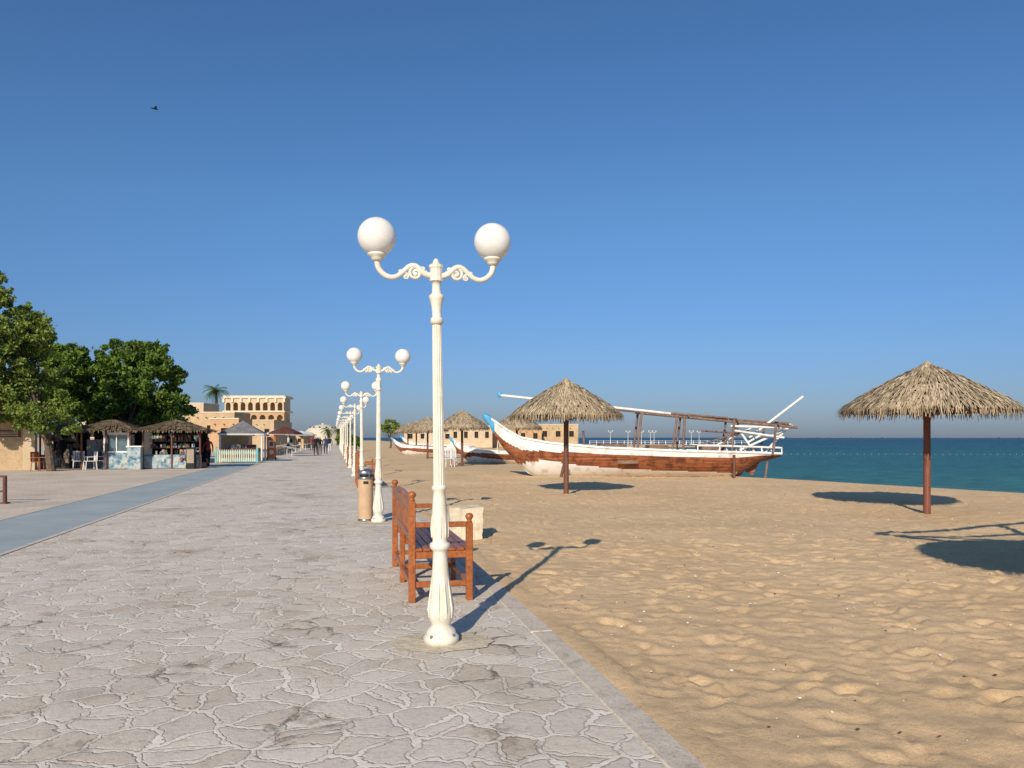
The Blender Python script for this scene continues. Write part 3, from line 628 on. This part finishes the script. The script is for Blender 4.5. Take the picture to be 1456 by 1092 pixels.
# ------------------------------------------------------------ stalls
def hiproof(b,cx,cy,sx,sy,z0,z1,seed):
    r_=random.Random(seed); rl=max(sx-sy,.6)*.5
    C=[Vector((cx-sx/2,cy-sy/2,z0)),Vector((cx+sx/2,cy-sy/2,z0)),Vector((cx+sx/2,cy+sy/2,z0)),Vector((cx-sx/2,cy+sy/2,z0))]
    T=[Vector((cx-rl/2,cy,z1)),Vector((cx+rl/2,cy,z1))]
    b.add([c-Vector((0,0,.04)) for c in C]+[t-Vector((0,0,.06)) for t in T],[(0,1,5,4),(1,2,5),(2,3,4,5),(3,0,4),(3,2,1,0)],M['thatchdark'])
    planes=[(C[0],C[1],T[0],T[1]),(C[1],C[2],T[1],T[1]),(C[2],C[3],T[1],T[0]),(C[3],C[0],T[0],T[0])]
    for a,c,ta,tc in planes:
        out=(c-a).cross(Vector((0,0,1))).normalized(); L=(c-a).length
        for row in range(7):
            for i in range(int(L*14)):
                u=r_.random(); v0=row/7; e=a.lerp(c,u); t=ta.lerp(tc,u); q0=t.lerp(e,v0); q1=t.lerp(e,min(1.06,v0+.26*r_.uniform(.7,1.1)))
                s=(c-a).normalized()*r_.uniform(.015,.04); up=Vector((0,0,.02+.03*r_.random()))
                b.add([q0-s,q0+s,q1+s*.6+up,q1-s*.6+up],[(0,1,2,3)],M['oldthatch'][r_.choice((0,0,1,2))])
        for i in range(int(L*22)):
            q=a.lerp(c,r_.random()); s=(c-a).normalized()*.02; dn=Vector((0,0,-r_.uniform(.05,.16)))+out*.03
            b.add([q-s,q+s,q+s*.5+dn,q-s*.5+dn],[(0,1,2,3)],M['oldthatch'][r_.choice((0,1,1))])
def stall(name,s0,s1,t0,depth,kind,seed):
    b=B(); r_=random.Random(seed); w=s1-s0
    hiproof(b,0,depth/2,w+.9,depth+.9,1.96,2.50,seed)
    for x in(-w/2,0,w/2):
        for y in(0,depth): b.tube([(x,y,0),(x,y,2.05)],.05,M['poledark'],8)
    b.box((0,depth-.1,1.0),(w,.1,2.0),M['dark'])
    b.box((0,depth/2,.03),(w,depth,.04),M['slate'])
    if kind=='kiosk':
        kw=w*.55; kx=w/2-kw/2-.05
        b.box((kx,.55,.42),(kw,.9,.84),M['mural'],bev=.03)
        for x in(-1,1): b.box((kx+x*(kw/2-.06),.15,1.3),(.10,.08,.92),M['white'])
        b.box((kx,.15,1.79),(kw+.04,.10,.12),M['white']); b.box((kx,.15,.88),(kw+.04,.14,.08),M['white']); b.box((kx,.19,1.3),(kw-.2,.02,.84),M['glass']); b.box((kx,.14,1.3),(.05,.05,.84),M['white']); b.box((kx,1.0,1.3),(kw,.06,.9),M['white'])
        b.box((-w/2+.45,.9,.75),(.8,.5,1.5),M['slate'])
        for i in range(9): b.box((-w/2+.15+.1*i,.62,.5+.28*(i%4)),(.09,.06,.2),r_.choice(M['goods']))
    else:
        b.box((0,.25,.36),(w,.5,.72),M['mural'],bev=.05)
        for z in(1.05,1.4,1.72): b.box((.0,.9,z),(w*.92,.3,.03),M['greywood'])
        for z in(.73,1.07,1.42):
            for i in range(26):
                x=r_.uniform(-w*.45,w*.45); h=r_.uniform(.10,.26); b.box((x,.35 if z<.9 else .72,z+h/2),(r_.uniform(.05,.16),.08,h),r_.choice(M['goods']),bev=.015)
        for i in range(22):
            x=r_.uniform(-w/2,w/2); h=r_.uniform(.12,.3); b.ball((x,-.04,r_.choice((.55,.62,1.85,1.75))-h/2),h*.36,r_.choice(M['goods']),8,6,(1,.6,1.3))
        b.box((w/2-.4,-.25,.55),(.42,.35,1.1),M['black'],bev=.02); b.box((w/2-.4,-.43,.65),(.34,.02,.7),M['goods'][8])
    p=W((s0+s1)/2,t0); b.obj(name,(p.x,p.y,.0),ANG)
stall('kiosk_stall',-12.1,-9.9,41.2,2.2,'kiosk',1)
stall('souvenir_stall',-9.4,-6.7,41.6,2.2,'souv',2)
stall('kiosk_stall',-14.6,-12.9,43.2,2.0,'souv',4)
b=B(); b.box((0,0,.55),(.62,.5,1.1),M['mural'],bev=.02); b.box((0,0,1.15),(.7,.58,.07),M['white']); b.obj('display_freezer',W(-9.65,41.1),ANG)
b=B()
b.lathe([(2.0,0),(1.0,.42),(.05,.85)],M['slate'],4,(0,0,1.85),smooth=False); b.lathe([(1.95,-.10),(2.0,0)],M['white'],4,(0,0,1.85),smooth=False)
for a in range(4):
    t=a*math.pi/2; b.tube([(1.8*math.cos(t),1.8*math.sin(t),0),(1.8*math.cos(t),1.8*math.sin(t),1.8)],.06,M['white'],8)
b.box((0,.9,.9),(2.2,.1,1.7),M['wall2']); b.box((0,-.1,.45),(2.2,.5,.9),M['greywood'])
for i in range(8): b.box((-.9+i*.25,-.1,1.02),(.14,.14,.22),random.choice(M['goods']))
p=at(346,622,50); b.obj('garden_gazebo',(p.x,p.y,0),ANG+math.pi/4)
b=B()
for i in range(18):
    x=-1.1+i*.13; b.box((x,0,.42),(.07,.03,.72),M['cream'],bev=.005); b.lathe([(.0,.06),(.05,.0)],M['cream'],4,(x,0,.78),smooth=False)
for z in(.18,.62): b.box((0,.035,z),(2.4,.03,.22),M['teal'])
for x in(-1.2,1.25): b.box((x,0,.5),(.12,.12,1.0),M['teal'],bev=.01)
p=at(336,622,47.5); b.obj('picket_fence',(p.x,p.y,0.02),ANG)
b=B(); b.box((0,0,.85),(.6,.08,1.5),M['sign'],bev=.02); b.box((0,-.05,1.1),(.4,.02,.5),M['cream']); b.box((0,-.063,1.1),(.25,.006,.3),M['goods'][0]); b.ball((0,-.05,.55),.16,M['cream'],12,8,(1,.2,1))
for x in(-.28,.28): b.box((x,0,.1),(.05,.3,.2),M['black'])
p=at(386,622,52); b.obj('advertising_board',(p.x,p.y,0.05),.1)
def parasol(px,d,mt):
    b=B(); b.tube([(0,0,0),(0,0,2.35)],.03,M['steel'],6); b.lathe([(1.4,2.0),(.7,2.3),(.0,2.5)],mt,8,smooth=False); b.lathe([(1.4,1.88),(1.4,2.0)],mt,8,smooth=False)
    b.lathe([(.0,.7),(.4,.7),(.4,.74),(0,.74)],M['white'],12,(.6,0,0)); b.tube([(.6,0,0),(.6,0,.7)],.03,M['white'],6); p=at(px,622,d); b.obj('cafe_parasol',(p.x,p.y,0))
for px,d,mt in((399,72,'white'),(412,80,'slate'),(420,92,'white'),(428,100,'white'),(437,112,'cream'),(405,64,'brownsign')): parasol(px,d,M[mt])
b=B()
for i in range(16):
    b.box((0,i*2.2,.35),(.35,1.6,.7),M['wall2'] if i%3 else M['wall'],bev=.03); b.box((0,i*2.2,.74),(.45,1.7,.08),M['trim'])
b.obj('low_planter_wall',W(-5.4,70),ANG)
def chair(mt):
    b=B()
    for x in(-.22,.22):
        for y in(-.22,.22): b.tube([(x*1.1,y*1.15,0),(x,y,.42)],.022,mt,6)
    b.box((0,0,.43),(.48,.46,.035),mt,bev=.01)
    for i in range(5): b.box((-.18+i*.09,.26,.66),(.05,.025,.42),mt)
    b.box((0,.27,.88),(.48,.035,.07),mt,bev=.01)
    for x in(-.24,.24): b.box((x,.03,.64),(.04,.46,.03),mt); b.tube([(x,-.18,.43),(x,-.18,.63)],.018,mt,6); b.tube([(x,.25,.43),(x,.27,.9)],.02,mt,6)
    return b.mesh('plastic_chair')
cw=chair(M['white']); cd=chair(M['bench'])
for px,d,rz in((112,37.5,.5),(128,37.2,-.8),(143,38,2.2),(105,39,1.2)): p=at(px,622,d); inst(cw,'plastic_chair',(p.x,p.y,.01),rz)
for px,d,rz in((56,36,1.4),(66,36.4,-1.5)): p=at(px,622,d); inst(cd,'wooden_chair',(p.x,p.y,.01),rz)
p=at(638,622,42); inst(cw,'plastic_chair',(p.x,p.y,gz(p.x,p.y)),.4,1.05)
p=at(649,622,44); inst(cw,'plastic_chair',(p.x,p.y,gz(p.x,p.y)),2.4,1.0)
b=B(); b.box((0,0,.34),(.07,.07,.68),M['brownsign'],bev=.006); b.box((-2,0,.66),(4,.05,.05),M['brownsign']); b.box((-2,0,.3),(3.9,.04,.04),M['brownsign']); b.box((-3.9,0,.34),(.07,.07,.68),M['brownsign']); b.box((0,0,.02),(.16,.16,.03),M['brownsign'])
p=at(7,622,18.3); b.obj('metal_railing',(p.x,p.y,0),.0)
# ------------------------------------------------------------ people
def person(name,loc,heading,cl,tr,phase=1,sc=1.0):
    V=[(0,0,.95),(0,0,1.12),(0,0,1.32),(0,0,1.46),(0,.01,1.56),(0,.02,1.68),
       (.10,0,.90),(.11,.12*phase,.50),(.11,.20*phase-.05,.08),(.11,.20*phase+.10,.04),
       (-.10,0,.90),(-.11,-.06*phase,.50),(-.11,-.28*phase,.10),(-.11,-.28*phase+.14,.04),
       (.19,0,1.40),(.24,-.06*phase,1.13),(.24,.02-.08*phase,.90),(.24,.04-.08*phase,.80),
       (-.19,0,1.40),(-.24,.08*phase,1.13),(-.23,.20*phase,.92),(-.23,.23*phase,.83)]
    E=[(0,1),(1,2),(2,3),(3,4),(4,5),(0,6),(6,7),(7,8),(8,9),(0,10),(10,11),(11,12),(12,13),(2,14),(14,15),(15,16),(16,17),(2,18),(18,19),(19,20),(20,21)]
    R=[(.15,.10),(.14,.095),(.16,.10),(.06,.06),(.06,.065),(.085,.10),(.095,.09),(.065,.065),(.045,.045),(.035,.03),(.095,.09),(.065,.065),(.045,.045),(.035,.03),(.06,.055),(.042,.042),(.032,.032),(.03,.02),(.06,.055),(.042,.042),(.032,.032),(.03,.02)]
    me=bpy.data.meshes.new(name); me.from_pydata(V,E,[]); o=bpy.data.objects.new(name,me); scene.collection.objects.link(o)
    sk=o.modifiers.new('s','SKIN')
    for i,r in enumerate(R): me.skin_vertices[0].data[i].radius=r
    me.skin_vertices[0].data[0].use_root=True
    ss=o.modifiers.new('ss','SUBSURF'); ss.levels=1
    dg=bpy.context.evaluated_depsgraph_get(); nm=bpy.data.meshes.new_from_object(o.evaluated_get(dg))
    o.modifiers.clear(); o.data=nm; nm.materials.clear()
    for m_ in(M['skin'],cl,tr,M['black']): nm.materials.append(m_)
    for p in nm.polygons:
        c=p.center; i=0
        if c.z<.08: i=3
        elif c.z<.96 and abs(c.x)<.2: i=2
        elif c.z<1.49 and not(abs(c.x)>.2 and c.z<.93): i=1
        elif c.z>1.66 or (c.z>1.56 and c.y<-.0): i=3
        p.material_index=i; p.use_smooth=True
    o.location=loc; o.rotation_euler=(0,0,heading); o.scale=(sc,sc,sc)
ppl=[(449,66,0,0,1,3.1),(455,68,0,4,1,3.2),(463,72,1,1,-1,0),(469,80,0,2,1,0),(443,90,3,4,1,0),(452,110,0,0,-1,3),(88,38,0,0,1,1.5),(410,75,2,4,1,2),(296,40.8,3,0,1,.6)]
for px,d,a,c_,ph,hd in ppl:
    p=at(px,622,d); person('walking_person',(p.x,p.y,.01),hd+ANG,M['cloth'][a],M['cloth'][c_],ph,random.uniform(.95,1.05))
# ------------------------------------------------------------ far peninsula lamps & sea things
for px,d in((868,178),(893,182),(912,180),(930,184),(983,180),(994,186),(925,178)):
    p=at(px,622,d); inst(lm,'street_lamp',(p.x,p.y,-.02),.1)
b=B()
for i in range(24): b.box((i*1.6,0,.45),(.12,.12,.9),M['white'])
for z in(.4,.8): b.box((18.4,0,z),(37,.06,.06),M['white'])
b.obj('white_railing',(18,176,0))
b=B()
for i in range(120): b.ball((i*.8,math.sin(i*.15)*.8,0),.035,M['white'],6,4)
b.obj('buoy_line',(30,92,-.43),-.02)
b=B()
for i in range(30): b.box((i*60,random.uniform(-20,20),1.5),(64,20,random.uniform(2,4)),M['slate'])
b.obj('distant_breakwater',(1400,4300,-1),0)
b=B()
for i in range(1300):
    y=3.2+28*random.random()**1.6; x=random.uniform(-.8,14)
    if CA*x+SA*y<1.95 or x>np.interp(y,SY,SX)-.5: continue
    s=random.uniform(.004,.012); z=gz(x,y)+.004
    mt=random.choice((M['white'],M['white'],M['trim'],M['brownsign'])); b.ball((x,y,z+.008),s,mt,6,4,(random.uniform(.7,1.6),1,.6))
b.obj('beach_shells')
b=B(); c=M['black']
b.tube([(-.16,0,0),(-.06,0,.01),(.05,0,.02),(.14,0,.03),(.18,0,.02)],[.008,.035,.045,.03,.008],c,8)
for sg in(-1,1):
    b.add([(-.05,0,.02),(.07,0,.02),(.06,sg*.16,.11),(-.04,sg*.15,.10),(-.03,sg*.33,.05)],[(0,1,2,3),(3,2,4)],c)
b.add([(-.14,-.03,0),(-.14,.03,0),(-.24,.05,0),(-.24,-.05,0)],[(0,1,2,3)],c)
p=at(220,155,40); b.obj('flying_bird',p,.9)
# ------------------------------------------------------------ light, sky, camera
EL=math.radians(28); hd=Vector((.235,.972,0)).normalized()
sd=Vector((hd.x*math.cos(EL),hd.y*math.cos(EL),-math.sin(EL)))
L=bpy.data.lights.new('sun','SUN'); L.energy=5.0; L.angle=math.radians(.5); L.color=(1,.885,.72); lo=bpy.data.objects.new('sun',L); scene.collection.objects.link(lo); lo.rotation_euler=sd.to_track_quat('-Z','Y').to_euler()
w=bpy.data.worlds.new('World'); scene.world=w; w.use_nodes=True; nt=w.node_tree
sk=nt.nodes.new('ShaderNodeTexSky'); sk.sky_type='NISHITA'; sk.sun_disc=False; sk.sun_elevation=EL; sk.sun_rotation=math.atan2(-hd.x,-hd.y); sk.air_density=1.2; sk.dust_density=.6; sk.ozone_density=3.0
tc=nt.nodes.new('ShaderNodeTexCoord'); sp=nt.nodes.new('ShaderNodeSeparateXYZ'); nt.links.new(tc.outputs['Generated'],sp.inputs[0])
rp=nt.nodes.new('ShaderNodeValToRGB'); e=rp.color_ramp.elements; nt.links.new(sp.outputs[2],rp.inputs[0])
st=[(0,(.36,.47,.84)),(.07,(.37,.52,.88)),(.28,(.46,.69,.95)),(.5,(.44,.68,.94)),(1,(.7,.9,1.0))]
while len(e)<len(st): e.new(.5)
for i,(p_,c_) in enumerate(st): e[i].position=p_; e[i].color=(*c_,1)
mx=nt.nodes.new('ShaderNodeMix'); mx.data_type='RGBA'; mx.blend_type='MULTIPLY'; mx.inputs[0].default_value=1.0
nt.links.new(sk.outputs[0],mx.inputs[6]); nt.links.new(rp.outputs[0],mx.inputs[7])
bg=nt.nodes['Background']; nt.links.new(mx.outputs[2],bg.inputs[0]); bg.inputs[1].default_value=.108
cam=bpy.data.cameras.new('camera'); co=bpy.data.objects.new('camera',cam); scene.collection.objects.link(co); co.location=(0,0,EYE); co.rotation_euler=(math.radians(90),0,0)
cam.sensor_width=36; cam.lens=F/1456*36; cam.shift_y=76/1456; cam.clip_start=.05; cam.clip_end=12000; scene.camera=co
scene.view_settings.view_transform='Standard'; scene.view_settings.look='None'; scene.view_settings.exposure=0
